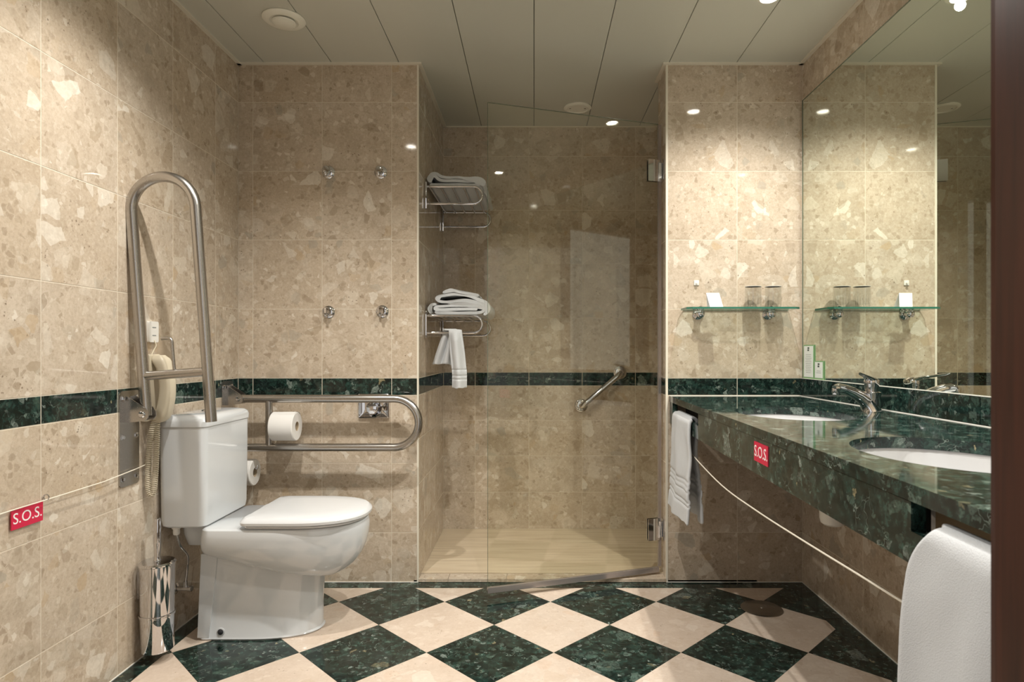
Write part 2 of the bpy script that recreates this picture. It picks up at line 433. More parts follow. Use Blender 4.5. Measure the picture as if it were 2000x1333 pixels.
ys = [YB-BK-0.30*k for k in range(8)]
for a, b in zip(ys[1:], ys):
    slab_piece('border_tile', XL, fx0, max(a, YF), b, green_marble, fl)
    slab_piece('border_tile', fx1, XR, max(a, YF), b, green_marble, fl)
xs = [XL, -0.98, -0.602, -0.30, 0.02, 0.32, NR+0.02, 0.88, XR]
for a, b in zip(xs, xs[1:]): slab_piece('border_tile', a, b, fy1, YB, green_marble, fl)
# shower floor
sf = structure(box('floor_shower', grout, None, NL-0.02, NRW+0.02, YB, YN+0.02, -0.06, 0.009))
for a, b in ((NL, -0.374), (-0.374, -0.12), (-0.12, 0.25), (0.25, NR)):
    box('sill_stone', cream_tile, sf, a+0.0007, b-0.0007, YB-0.004, YB+0.062, 0.001, 0.016, bev=0.001)
box('shower_slab', travertine_m, sf, NL, NRW, YB+0.064, YN, 0.008, 0.018)

# ------------------------------------------------------------------ ceiling
ce = structure(box('ceiling', ceiling_gap, None, XL-T, XR+T, YF-0.12, YN+T, ZC+0.012, ZC+0.05))
PW = 0.2925
edges = [XL-0.01]+[k*PW for k in range(-4, 4)]+[XR+0.01]
for a, b in zip(edges, edges[1:]):
    box('ceiling_panel', ceiling_m, ce, a+0.0013, b-0.0013, YF, YN+0.01, ZC, ZC+0.012, bev=0.0012)
def cornice(n, a):
    structure(box('trim_%d' % n, trim_m, None, *a))
c = 0.016
for n, a in enumerate(((XL, XL+c, YF, YB, ZC-0.006, ZC), (XL, NL+c, YB-c, YB, ZC-0.006, ZC), (NL, NL+c, YB, YN, ZC-0.006, ZC), (NL, NRW, YN-0.005, YN, ZC-0.006, ZC),
                       (NR-c, XR, YB-c, YB, ZC-0.006, ZC), (NR-c, NR, YB, 2.90, ZC-0.006, ZC), (XR-c, XR, YF, YB, ZC-0.006, ZC))):
    cornice(n+3, a)

# ------------------------------------------------------------------ ceiling lamps and vents
def lamp(x, y, label):
    t = thing('ceiling_downlight', label, 'lamp', (x, y, ZC), 'recessed halogen downlights')
    lathe('rim', chrome if False else vent_white, t, [(0.029,-0.002),(0.044,-0.001),(0.046,-0.004),(0.040,-0.009),(0.031,-0.010),(0.029,-0.002)], (x, y, ZC), 'Z', 28)
    lathe('bulb', bulb_m, t, [(0.0,-0.011),(0.015,-0.010),(0.027,-0.006),(0.028,-0.001)], (x, y, ZC), 'Z', 24)
    ld = bpy.data.lights.new('downlight_beam', 'SPOT'); ld.energy = LAMP_POWER; ld.color = LAMP_COLOR
    ld.spot_size = math.radians(136); ld.spot_blend = 0.9; ld.shadow_soft_size = 0.017
    lo = bpy.data.objects.new('downlight_beam', ld); link(lo, t); lo.location = (0, 0, -0.035)
lamp(0.827, 2.20, 'lit recessed ceiling downlight above the far sink')
lamp(0.86, 1.04, 'lit recessed ceiling downlight above the near sink')
lamp(-0.745, 1.645, 'lit recessed ceiling downlight in front of the toilet')
lamp(0.0, 1.59, 'lit recessed ceiling downlight in the middle of the ceiling')
def vent(name, x, y, label):
    t = thing(name, label, 'vent', (x, y, ZC))
    lathe('flange', vent_white, t, [(0.048,-0.001),(0.077,-0.0005),(0.078,-0.004),(0.070,-0.010),(0.052,-0.012),(0.048,-0.008)], (x, y, ZC), 'Z', 40)
    lathe('throat', black_m, t, [(0.049,-0.0015),(0.049,-0.0005),(0.0,-0.0005)], (x, y, ZC), 'Z', 32)
    lathe('valve_disc', vent_white, t, [(0.0,-0.024),(0.030,-0.023),(0.040,-0.019),(0.043,-0.014),(0.036,-0.011),(0.0,-0.010)], (x, y, ZC), 'Z', 36)
    lathe('stem', vent_white, t, [(0.006,-0.011),(0.006,-0.001)], (x, y, ZC), 'Z', 10)
vent('ceiling_vent', -0.94, 2.353, 'round white air vent in the ceiling above the toilet')
t = thing('ceiling_ring_fixture', 'round white closed fitting in the shower ceiling', 'fixture', (0.223, 3.205, ZC))
lathe('ring', vent_white, t, [(0.052,-0.001),(0.070,-0.0005),(0.071,-0.005),(0.064,-0.010),(0.055,-0.011),(0.052,-0.007)], (0.223,3.205,ZC), 'Z', 36)
lathe('cover', vent_white, t, [(0.0,-0.006),(0.051,-0.006),(0.0515,-0.001)], (0.223,3.205,ZC), 'Z', 32)
for s in (-1, 1): lathe('screw', chrome, t, [(0.0,-0.009),(0.005,-0.008),(0.005,-0.006)], (0.223+s*0.038,3.205,ZC), 'Z', 10)

# ------------------------------------------------------------------ door frame near the camera
t = thing('door_frame', 'dark mahogany door frame with moulded edge at the entrance', 'door frame', (0.0, YF, 0))
def jamb(s, x):
    bm = bmesh.new()
    prof = [(0, -0.005), (0, 0.0), (0.012, 0.003), (0.075, 0.003), (0.075, -0.19), (0.014, -0.19), (0.010, -0.09), (0.010, -0.045), (0.004, -0.04)]
    add_prism(bm, [(x+s*a, YF+b) for a, b in prof], lambda p, t: (p[0], p[1], t), 2.10)
    return finish('jamb', bm, wood_m, t)
jamb(1, 0.400); jamb(-1, -0.50)
box('head', wood_m, t, -0.572, 0.472, YF-0.19, YF+0.003, 2.10, 2.17)

# ------------------------------------------------------------------ mirror
t = thing('wall_mirror', 'large frameless wall mirror above the green counter', 'mirror', (XR, 1.6, BT))
box('glass', mirror_m, t, XR-0.0045, XR-0.001, 0.60, 2.706, BT+0.001, 2.089)
bm = bmesh.new(); add_box(bm, XR-0.006, XR+0.003, 2.706, 2.7095, BT+0.001, 2.0915); add_box(bm, XR-0.006, XR+0.003, 0.60, 2.706, 2.0892, 2.0915)
finish('edge', bm, edge_dark, t)

# ------------------------------------------------------------------ counter
def fx(y): return 0.5274+0.0223*y
CT = 0.811; ST = 0.025
HOLES = [(0.815, 1.965, 0.172, 0.225), (0.805, 1.19, 0.172, 0.225)]
t = thing('vanity_counter', 'long dark green marble vanity counter with apron and towel slots', 'counter', (0.85, 1.6, CT-ST))
bm = bmesh.new()
Y0, Y1 = YF+0.004, YB-0.001
outer = [(fx(Y0), Y0), (XR-0.013, Y0), (XR-0.013, Y1), (fx(Y1), Y1)]
loops = [outer]+[[(cx+rx*math.cos(2*PI*k/56), cy+ry*math.sin(2*PI*k/56)) for k in range(56)] for cx, cy, rx, ry in HOLES]
allv = []
for lp in loops:
    vs = [bm.verts.new((x, y, CT)) for x, y in lp]; allv.append(vs)
    for i in range(len(vs)): bm.edges.new((vs[i], vs[(i+1) % len(vs)]))
bmesh.ops.triangle_fill(bm, use_beauty=True, edges=bm.edges[:])
top = bm.faces[:]
low = {v: bm.verts.new((v.co.x, v.co.y, CT-ST)) for vs in allv for v in vs}
for f in top: bm.faces.new([low[v] for v in reversed(f.verts[:])])
for vs in allv:
    for i in range(len(vs)):
        a, b = vs[i], vs[(i+1) % len(vs)]
        bm.faces.new((a, b, low[b], low[a]))
finish('worktop', bm, green_marble, t, smooth=50)
bm = bmesh.new()
def apron_piece(y0, y1, z0, z1):
    th = 0.022; o = 0.0015
    add_prism(bm, [(fx(y0)+o, y0), (fx(y0)+o+th, y0), (fx(y1)+o+th, y1), (fx(y1)+o, y1)], lambda p, q: (p[0], p[1], z0+q), z1-z0)
ZA, ZS = 0.694, 0.742
S1, S2 = 0.912, 2.205
apron_piece(S1, S2, ZA, CT-ST-0.0012)
apron_piece(Y0, S1, ZA, ZS)
apron_piece(S2, 2.66, ZA, ZS)
apron_piece(2.66, Y1, ZA, CT-ST-0.0012)
finish('apron', bm, green_marble, t)
box('recess_board', board_m, t, 0.648, 0.660, Y0, 1.01, 0.70, CT-ST-0.001)
box('recess_shade_panel', black_m, t, 0.560, 0.660, 1.04, 1.05, 0.70, CT-ST-0.001)  # added black sheet, stands for the unlit cavity behind the near slot
box('recess_shade_panel', black_m, t, 0.66, 0.67, 2.10, Y1, 0.71, CT-ST-0.001)  # same black in place of the shade behind the far slot
white_seal = M('white sealant', (0.78,0.76,0.70), 0.5)
box('sealant_bead', white_seal, t, fx(Y1), XR-0.013, YB-0.004, YB-0.0005, CT, CT+0.002)
box('sealant_bead', white_seal, t, XR-0.0165, XR-0.012, Y0, YB-0.003, CT, CT+0.002)
box('sealant_bead', white_seal, t, XR-0.0125, XR-0.009, Y0, YB-0.003, BT-0.0005, BT+0.0012)
for n_, a_ in ((20, (XL, NL, YB-0.003, YB, 0, 0.0025)), (21, (NR, XR, YB-0.003, YB, 0, 0.0025)), (22, (XL, XL+0.003, YF, YB, 0, 0.0025)), (23, (XR-0.003, XR, YF, YB, 0, 0.0025))):
    structure(box('trim_%d' % n_, white_seal, None, *a_))
# sinks
def sink(cx, cy, rx, ry, label):
    s = thing('sink_basin', label, 'sink', (cx, cy, CT-ST-0.14), 'undermount sinks')
    rings = []
    prof = [(1.14,0), (1.02,0), (1.0,-0.012), (0.96,-0.05), (0.84,-0.095), (0.60,-0.125), (0.30,-0.137), (0.10,-0.140)]
    ot = [(0.12,-0.150), (0.62,-0.137), (0.90,-0.10), (1.03,-0.05), (1.06,-0.014), (1.14,-0.012)]
    for f, dz in prof+ot: rings.append([(cx+rx*f*math.cos(2*PI*k/48), cy+ry*f*math.sin(2*PI*k/48), CT-ST-0.001+dz) for k in range(48)])
    bm = bmesh.new(); add_loft(bm, rings+[rings[0]], cap=False); bmesh.ops.remove_doubles(bm, verts=bm.verts[:], dist=1e-5)
    finish('bowl', bm, sink_ceramic, s, 40)
    lathe('drain', chrome, s, [(0.030,-0.160),(0.030,-0.139),(0.026,-0.136),(0.0,-0.137)], (cx, cy, CT-ST), 'Z', 20)
sink(*HOLES[0], 'white oval undermount sink basin beside the two information cards')
sink(*HOLES[1], 'white oval undermount sink basin next to the wooden door frame')
# faucets
def faucet(y0, label):
    dy = y0-2.03
    f = thing('basin_faucet', label, 'faucet', (1.088, y0, CT), 'chrome basin mixer taps')
    P = lambda x, y, z: (x, y+dy, z)
    bm = bmesh.new()
    pts = [P(1.092,2.03,0.8115), P(1.088,2.03,0.824), P(1.076,2.03,0.842), P(1.056,2.029,0.858), P(1.030,2.026,0.872), P(1.003,2.021,0.882), P(0.980,2.016,0.8865), P(0.966,2.013,0.885)]
    add_tube(bm, pts, [0.031,0.026,0.022,0.019,0.017,0.0155,0.0155,0.011], 20)
    finish('spout', bm, chrome, f, 50)
    lathe('aerator', chrome, f, [(0.0,0.0),(0.0105,0.0),(0.0115,0.004),(0.0115,0.018),(0.006,0.021)], P(0.970,2.013,0.866), 'Z', 18)
    lathe('body', chrome, f, [(0.029,0.0),(0.029,0.004),(0.0265,0.008),(0.0255,0.04),(0.028,0.056),(0.028,0.060),(0.022,0.063),(0.0215,0.085),(0.024,0.092),(0.022,0.100),(0.012,0.108),(0.0,0.110)], P(1.098,2.035,0.8112), 'Z', 28)
    bm = bmesh.new()
    L = [P(1.098,2.035,0.906), P(1.080,2.018,0.918), P(1.055,1.993,0.926), P(1.030,1.968,0.932), P(1.022,1.960,0.936)]
    Wd = [0.020, 0.015, 0.010, 0.008, 0.004]; Ht = [0.010, 0.007, 0.0045, 0.0035, 0.002]
    side = Vector((-1, 1, 0)).normalized()
    add_loft(bm, [[Vector(p)+side*w*math.cos(2*PI*k/12)+Vector((0,0,1))*h*math.sin(2*PI*k/12) for k in range(12)] for p, w, h in zip(L, Wd, Ht)])
    finish('lever', bm, chrome, f, 50)
faucet(2.03, 'chrome basin mixer tap behind the far sink')
faucet(1.22, 'chrome basin mixer tap behind the near sink')
# trap
t = thing('sink_trap', 'white plastic bottle trap under the green counter', 'pipe', (0.955, 2.0, 0.45))
lathe('bottle', white_plastic, t, [(0.0,0.0),(0.026,0.001),(0.036,0.008),(0.040,0.022),(0.040,0.095),(0.034,0.102),(0.019,0.104),(0.019,0.165)], (0.955,2.0,0.448), 'Z', 26)
tube('outlet_pipe', white_plastic, t, [(0.955,2.0,0.53),(1.05,2.0,0.53),(XR-0.001,2.0,0.53)], 0.017, 16)
tube('inlet_pipe', white_plastic, t, [(0.955,2.0,0.605),(0.945,1.995,0.612),(0.88,1.98,0.612),(0.832,1.968,0.612)], 0.012, 14)

# ------------------------------------------------------------------ text helper
def text_mesh(body, size, name, mat, parent, origin, u, v, n, bold=0.0):
    cu = bpy.data.curves.new('text', 'FONT'); cu.body = body; cu.size = size; cu.align_x = 'CENTER'; cu.align_y = 'CENTER'; cu.extrude = 0.0002; cu.offset = bold; cu.resolution_u = 4
    o = bpy.data.objects.new('text', cu); COL.objects.link(o)
    dg = bpy.context.evaluated_depsgraph_get(); me = bpy.data.meshes.new_from_object(o.evaluated_get(dg))
    bpy.data.objects.remove(o); me.name = name
    m = Matrix((u, v, n)).transposed().to_4x4(); m.translation = Vector(origin); me.transform(m)
    return mesh_obj(name, me, mat, parent)

# ------------------------------------------------------------------ alarm cords and tags
c1 = thing('alarm_pull', 'cream alarm cord with red S.O.S. tag along the wall beside the toilet brush', 'alarm', (XL+0.012, 1.6, 0.6))
pl = box('tag', red_m, c1, XL+0.004, XL+0.0065, 1.533, 1.632, 0.564, 0.6135)
text_mesh('S.O.S.', 0.0385, 'lettering', print_white, pl, (XL+0.0068, 1.583, 0.589), (0,1,0), (0,0,1), (1,0,0), 0.0)
def fxn(y): return fx(y)+0.0015
u = Vector((fx(1.50)-fx(1.60), -0.1, 0)).normalized(); nrm = Vector((-1, -0.0223, 0)).normalized()
t = thing('alarm_tag', 'red S.O.S. tag stuck on the green counter apron', 'sign', (fx(1.55), 1.55, 0.727))
bm = bmesh.new(); add_prism(bm, [(fxn(1.60), 1.60), (fxn(1.60)-0.002, 1.60), (fxn(1.50)-0.002, 1.50), (fxn(1.50), 1.50)], lambda p, q: (p[0], p[1], 0.7265+q), 0.0485)
finish('plate', bm, red_m, t)
text_mesh('S.O.S.', 0.040, 'lettering', print_white, t, Vector((fxn(1.55)-0.0022, 1.55, 0.7510)), u, (0,0,1), nrm, 0.0)
pts = [(XL+0.006, 1.20, 0.607), (XL+0.008, 1.53, 0.6145), (XL+0.014, 1.638, 0.6165), (XL+0.016, 1.85, 0.619), (XL+0.014, 2.0, 0.628), (XL+0.010, 2.10, 0.636)]
tube('string', cord_m, c1, pts, 0.0016, 6)
ring = [(XL+0.010+0.007*math.cos(a*PI/8), 1.638, 0.622+0.007*math.sin(a*PI/8)) for a in range(16)]
bm = bmesh.new(); add_tube(bm, ring, 0.0018, 6, closed=True); add_tube(bm, [(XL-0.001,1.638,0.622),(XL+0.004,1.638,0.622)], 0.0022, 8)
finish('screw_eye', bm, chrome, c1, 50)
c2 = thing('alarm_pull', 'white alarm cord sagging under the green counter between the two hanging towels', 'alarm', (0.59, 1.5, 0.58))
cp = [(0.600, 2.43, 0.628), (0.592, 2.30, 0.613), (0.590, 1.964, 0.583), (0.588, 1.65, 0.583), (0.588, 1.371, 0.5905), (0.588, 1.12, 0.600), (0.588, 0.955, 0.606), (0.592, 0.905, 0.612), (0.594, 0.893, 0.64), (0.594, 0.893, 0.692)]
def smooth_pts(P, n=6):
    P = [Vector(p) for p in P]; out = []
    for i in range(len(P)-1):
        a, b, c_, d = P[max(i-1, 0)], P[i], P[i+1], P[min(i+2, len(P)-1)]
        for k in range(n):
            q = k/n
            out.append(0.5*((2*b)+(-a+c_)*q+(2*a-5*b+4*c_-d)*q*q+(-a+3*b-3*c_+d)*q**3))
    out.append(P[-1]); return out
tube('string', cord_m, c2, smooth_pts(cp), 0.0020, 6)
bm = bmesh.new(); add_tube(bm, [(0.600,2.43+0.0,0.628),(0.600,2.43,0.66),(0.600,2.43,0.6935)], 0.0016, 6); add_lathe(bm, [(0.005,0),(0.005,0.004)], (0.600,2.43,0.690), 'Z', 10)
finish('hanger', bm, cord_m, c2, 50)

# ------------------------------------------------------------------ toilet
TY = 2.285
t = thing('toilet', 'white ceramic close-coupled toilet with closed lid', 'toilet', (-0.95, TY, 0))
def dshape(xb, xf, w, rb, n=36, e=2.35):
    """flat back with rounded corners, superellipse front"""
    xm = xb+(xf-xb)*0.42; out = []
    for k in range(n+1):
        a = -PI/2+PI*k/n
        ca, sa = math.cos(a), math.sin(a)
        out.append((xm+(xf-xm)*abs(ca)**(2/e), TY+w*math.copysign(abs(sa)**(2/e), sa)))
    for k in range(7):
        a = PI/2+PI/2*k/6; out.append((xb+rb+rb*math.cos(a), TY+w-rb+rb*math.sin(a)))
    for k in range(7):
        a = PI+PI/2*k/6; out.append((xb+rb+rb*math.cos(a), TY-w+rb+rb*math.sin(a)))
    return out
bm = bmesh.new()
# pedestal
ped = []
for z, xb, xf, w in ((0.0,-1.168,-0.772,0.112), (0.006,-1.170,-0.766,0.116), (0.012,-1.166,-0.772,0.112), (0.10,-1.160,-0.772,0.108), (0.20,-1.156,-0.765,0.108), (0.30,-1.152,-0.74,0.112), (0.34,-1.150,-0.72,0.115)):
    ped.append([(x, y, z) for x, y in dshape(xb, xf, w, 0.025, e=2.2)])
add_loft(bm, ped)
# bowl
rings = []
ZR = 0.402
for k in range(15):
    th = k/14*PI/2*0.98
    cs, sn = math.cos(th)**0.75, math.sin(th)
    xb = -1.135-0.012*sn; xf = -0.775+0.170*cs; w = 0.112+0.066*cs
    rg = []
    for x, y in dshape(xb, xf, w, 0.035, e=2.25):
        zb = 0.200+0.105*max(0.0, min(1.0, (-0.72-x)/0.42))
        rg.append((x, y, ZR-0.022-(ZR-0.022-zb)*sn))
    rings.append(rg)
rim = [[(x, y, ZR) for x, y in dshape(-1.127, -0.618, 0.166, 0.03, e=2.25)], [(x, y, ZR-0.005) for x, y in dshape(-1.133, -0.609, 0.174, 0.035, e=2.25)]]
add_loft(bm, rim+rings)
# rear deck that carries the tank
add_loft(bm, [[(x, y, z) for x, y in rrect(-1.235, -1.06, TY-w, TY+w, 0.025)] for z, w in ((0.318,0.07), (0.36,0.095), (0.3995,0.105))])
# raised trap panel on the side
for s in (-1, 1):
    add_prism(bm, [(-1.168,0.010), (-1.128,0.010), (-1.098,0.30), (-1.155,0.30)], lambda p, q: (p[0], TY+s*(0.098+q), p[1]), 0.0165)
finish('bowl', bm, ceramic, t, 38)
# tank
tx0, tx1, ty0, ty1 = -1.277, -1.113, 2.118, 2.452
bm = bmesh.new()
add_loft(bm, [[(x, y, z) for x, y in rrect(tx0+i, tx1-i, ty0+i, ty1-i, 0.024)] for z, i in ((0.4035,0.012), (0.409,0.006), (0.43,0.003), (0.60,0.001), (0.744,0.0))])
tank = finish('tank', bm, ceramic, t, 35)
bm = bmesh.new()
add_loft(bm, [[(x, y, z) for x, y in rrect(tx0-0.003+i, tx1+0.004-i, ty0-0.004+i, ty1+0.004-i, 0.026)] for z, i in ((0.7445,0.004), (0.748,0.001), (0.765,0.0), (0.776,0.004), (0.783,0.012), (0.787,0.03), (0.788,0.06))])
lid = finish('tank_lid', bm, ceramic, t, 30)
lathe('flush_button', chrome, lid, [(0.0,0.004),(0.016,0.003),(0.020,0.0),(0.020,-0.006)], (-1.193, TY, 0.789), 'Z', 24)
# seat and lid
bm = bmesh.new()
add_loft(bm, [[(x, y, z) for x, y in dshape(-0.985+i, -0.606-i, 0.175-i, 0.02, e=2.3)] for z, i in ((0.4035,0.006), (0.406,0.002), (0.4105,0.002), (0.412,0.006))])
finish('seat', bm, seat_m, t, 30)
bm = bmesh.new()
add_loft(bm, [[(x, y, z) for x, y in dshape(-1.000+i, -0.598-i, 0.182-i, 0.03, e=2.3)] for z, i in ((0.4135,0.006), (0.415,0.001), (0.424,0.0), (0.430,0.003), (0.4375,0.012), (0.441,0.035), (0.4425,0.08))])
sl = finish('seat_lid', bm, seat_m, t, 25)
for s in (-1, 1):
    tube('hinge', seat_m, t, [(-1.012, TY+s*0.075-0.02, 0.413), (-1.012, TY+s*0.075+0.02, 0.413)], 0.011, 14)
lathe('bolt_cap', rubber_m, t, [(0.010,0.0),(0.010,0.003),(0.006,0.006),(0.0,0.0065)], (-1.088, TY-0.1115, 0.030), '-Y', 16)
lathe('bolt_cap_ring', ceramic, t, [(0.014,0.0),(0.014,0.002),(0.011,0.003),(0.0,0.003)], (-1.088, TY-0.1105, 0.030), '-Y', 16)

# water valve with hose
t = thing('angle_valve', 'small chrome shut-off valve with braided hose below the toilet tank', 'valve', (XL, 2.24, 0.22))
lathe('rosette', chrome, t, [(0.020,0.0),(0.019,0.006),(0.010,0.010),(0.0,0.010)], (XL, 2.24, 0.155), 'X', 18)
bm = bmesh.new(); add_tube(bm, [(XL+0.008,2.24,0.155),(XL+0.05,2.24,0.155)], 0.008, 12); add_tube(bm, [(XL+0.040,2.24,0.150),(XL+0.040,2.24,0.182)], 0.007, 12)
finish('valve_body', bm, chrome, t, 40)
lathe('valve_knob', chrome, t, [(0.0,0.0),(0.009,0.0),(0.011,0.004),(0.011,0.013),(0.008,0.016),(0.0,0.016)], (XL+0.049,2.24,0.155), 'X', 12)
tube('hose', chrome, t, smooth_pts([(XL+0.040,2.24,0.182),(XL+0.046,2.24,0.235),(XL+0.058,2.22,0.28),(XL+0.052,2.185,0.325),(XL+0.050,2.165,0.370)]), 0.0045, 10)
lathe('hose_nut', white_plastic, t, [(0.009,0.0),(0.011,0.004),(0.011,0.020),(0.015,0.022),(0.015,0.031)], (XL+0.050,2.165,0.370), 'Z', 12)

# ------------------------------------------------------------------ fold-down grab bars
def grab_bar(label, y, angle):
    """local profile: s runs along the bar away from the hinge, h is the other in-plane axis"""
    g = thing('fold_down_grab_bar', label, 'grab bar', (XL, y, 0.58), 'fold-down grab bars beside the toilet')
    pl = bmesh.new()
    add_prism(pl, rrect(y-0.048, y+0.048, 0.58, 0.88, 0.012, 4), lambda p, q: (XL+0.0005+q, p[0], p[1]), 0.004)
    plate = finish('wall_plate', pl, steel, g, 30)
    for sy in (-1, 1):
        for z in (0.605, 0.735, 0.857):
            lathe('bolt', chrome, plate, [(0.0085,0.0),(0.0085,0.003),(0.0055,0.0055),(0.0,0.006)], (XL+0.0045, y+sy*0.034, z), 'X', 6, 20)
    PX, PZ = XL+0.057, 0.806
    for sy in (-1, 1):
        bm = bmesh.new()
        add_prism(bm, [(XL+0.004,0.862), (XL+0.012,0.862), (PX+0.010,PZ+0.020), (PX+0.019,PZ+0.006), (PX+0.019,PZ-0.008), (PX+0.010,PZ-0.020), (XL+0.004,PZ-0.026)],
                  lambda p, q: (p[0], y+sy*(0.0185+q), p[1]), 0.004)
        ck = finish('bracket', bm, steel, g, 30)
        lathe('pivot_bolt', chrome, ck, [(0.0105,0.0),(0.0105,0.002),(0.008,0.005),(0.0,0.007)], (PX, y+sy*0.0225, PZ), '-Y' if sy < 0 else 'Y', 18)
    ca, sa = math.cos(math.radians(angle)), math.sin(math.radians(angle))
    G = 0.204; L = 0.645
    # s along the bar; h: towards the free tube
    hs = -1
    def P(s, h, dy=0.0): return (PX+s*ca-h*hs*sa*-1*-1*-1 if False else PX+s*ca+h*sa, y+dy, PZ+s*sa-h*ca)
    r = 0.0168
    path = [P(-0.006, 0), P(L, 0)]+[P(L+G/2*math.sin(math.radians(a)), G/2-G/2*math.cos(math.radians(a))) for a in range(9, 172, 9)]+[P(L, G), P(-0.040, G)]
    # long straight runs need a few extra points only for shading
    rail = tube('rail', steel, g, path, r, 18, smooth=40)
    tube('cross_bar', steel, g, [P(0.120, 0.004), P(0.120, G-0.004)], 0.0145, 16)
    rod = smooth_pts([P(0.118, 0.10), P(0.150, 0.10, -0.002), P(0.205, 0.10, -0.004), P(0.222, 0.10, -0.004), P(0.231, 0.096, -0.004), P(0.234, 0.085, -0.004), P(0.234, 0.068, -0.004)], 4)
    tube('paper_holder', steel, g, rod, 0.0050, 10)
    return P
grab_bar('stainless fold-down grab bar folded upright against the wall beside the telephone', 1.985, 94.2)
P2 = grab_bar('stainless fold-down grab bar lowered horizontally holding a toilet roll', 2.622, 0.0)
def toilet_roll(name, x0, x1, y, z, R, label, tail=False):
    t = thing(name, label, 'toilet roll', ((x0+x1)/2, y, z))
    ri = 0.020
    bm = bmesh.new()
    add_lathe(bm, [(ri, 0.0), (R-0.003, 0.0), (R, 0.003), (R, x1-x0-0.003), (R-0.003, x1-x0), (ri, x1-x0), (ri, 0.0)], (x0, y, z), 'X', 40)
    for f in [f for f in bm.faces if len(f.verts) > 8]: bm.faces.remove(f)
    bmesh.ops.remove_doubles(bm, verts=bm.verts[:], dist=1e-6)
    finish('paper', bm, paper_m, t, 40)
    bm = bmesh.new(); add_lathe(bm, [(ri, 0.0005), (ri-0.0012, 0.0005), (ri-0.0012, x1-x0-0.0005), (ri, x1-x0-0.0005), (ri, 0.0005)], (x0, y, z), 'X', 24)
    for f in [f for f in bm.faces if len(f.verts) > 8]: bm.faces.remove(f)
    finish('core', bm, M('cardboard', (0.42,0.33,0.22), 0.9), t, 40)
    if tail:
        bm = bmesh.new(); pr = []
        for k in range(9):
            a = math.radians(62+k*9); rr = R+0.0004+0.004*max(0, (k-5)/3)**2
            pr.append((rr*math.cos(a), rr*math.sin(a)))
        for k in range(8):
            a, b = pr[k], pr[k+1]
            v = [bm.verts.new(p) for p in ((x0+0.03+0.004*k,y-a[0],z+a[1]),(x1-0.001,y-a[0],z+a[1]),(x1-0.001,y-b[0],z+b[1]),(x0+0.03+0.004*(k+1),y-b[0],z+b[1]))]
            bm.faces.new(v)
        bmesh.ops.remove_doubles(bm, verts=bm.verts[:], dist=1e-6)
        finish('loose_end', bm, paper_m, t, 60)
rz = P2(0.15, 0.10)[2]
toilet_roll('toilet_roll', -1.090, -0.990, 2.615, rz-0.015+0.0005, 0.060, 'white toilet roll held by the lowered grab bar', True)
# paper holder behind the tank
t = thing('toilet_paper_holder', 'chrome paper holder arm on the wall behind the toilet tank', 'paper holder', (-1.17, YB, 0.50))
lathe('rosette', chrome, t, [(0.022,0.0),(0.022,0.004),(0.012,0.006),(0.0,0.006)], (XL, YB-0.065, 0.491+0.0142), 'X', 18)
tube('arm', chrome, t, smooth_pts([(XL+0.004,YB-0.065,0.5052),(-1.22,YB-0.065,0.5052),(-1.180,YB-0.065,0.5052),(-1.174,YB-0.065,0.512),(-1.173,YB-0.065,0.522)],4), 0.0045, 10)
toilet_roll('toilet_roll', -1.278, -1.184, YB-0.065, 0.491, 0.056, 'white toilet roll on the wall behind the toilet tank')

# ------------------------------------------------------------------ telephone
PY = 2.075
t = thing('wall_telephone', 'beige wall telephone handset with coiled cord beside the toilet tank', 'telephone', (XL, PY, 0.78))
bm = bmesh.new(); add_prism(bm, rrect(0.775, 0.995, XL+0.001, XL+0.030, 0.008, 4), lambda p, q: (p[1], PY-0.030+q, p[0]), 0.062)
finish('cradle', bm, phone_m, t, 35)
bm = bmesh.new(); rings = []
for k in range(21):
    q = k/20; z = 0.770+0.222*q
    bow = math.sin(PI*q)                              # banana outline
    front = XL+0.066+0.022*bow
    thick = 0.036 if 0.2 < q < 0.8 else 0.036+0.020*min(1, abs(q-0.5)/0.5*1.6-0.96 if abs(q-0.5) > 0.3 else 0)
    back = front-thick
    w = 0.024+0.003*abs(2*q-1)
    e = 0.55 if k in (0, 20) else (0.9 if k in (1, 19) else 1.0)
    cx = (front+back)/2
    rings.append([(cx+(x-cx)*e, PY+0.004+(y-PY-0.004)*e, z) for x, y in rrect(back, front, PY+0.004-w, PY+0.004+w, 0.009, 3)])
add_loft(bm, rings); finish('handset', bm, phone_m, t, 35)
# coiled cord: U-shaped path with a helix around it
path = smooth_pts([(-1.252,PY-0.010,0.775),(-1.262,PY-0.016,0.72),(-1.268,PY-0.018,0.62),(-1.268,PY-0.018,0.555),(-1.260,PY-0.016,0.532),(-1.252,PY-0.014,0.552),(-1.247,PY-0.012,0.62),(-1.246,PY-0.008,0.70),(-1.247,PY-0.004,0.775)], 24)
p_, T_, N_ = frames(path); hel = []; NS = 9; turns = 0.0
for i in range(len(p_)-1):
    for k in range(5):
        q = k/5; p = p_[i].lerp(p_[i+1], q); tg = T_[i]; nn = N_[i]; bb = tg.cross(nn)
        a = turns*2*PI; hel.append(p+0.0075*(math.cos(a)*nn+math.sin(a)*bb)); turns += (p_[i+1]-p_[i]).length/5/0.0062
tube('coiled_cord', phone_m, t, hel, 0.0021, 5, smooth=80)
t = thing('wall_socket', 'small white telephone socket on the tiled wall above the telephone', 'socket', (XL, 2.10, 1.06))
bm = bmesh.new(); add_prism(bm, rrect(2.078, 2.128, 1.035, 1.105, 0.005, 3), lambda p, q: (XL+0.0005+q, p[0], p[1]), 0.010); finish('plate', bm, white_plastic, t, 30)
for z in (1.085, 1.058): box('slot', ink_m, t, XL+0.0102, XL+0.0112, 2.093, 2.113, z-0.0015, z+0.0015)
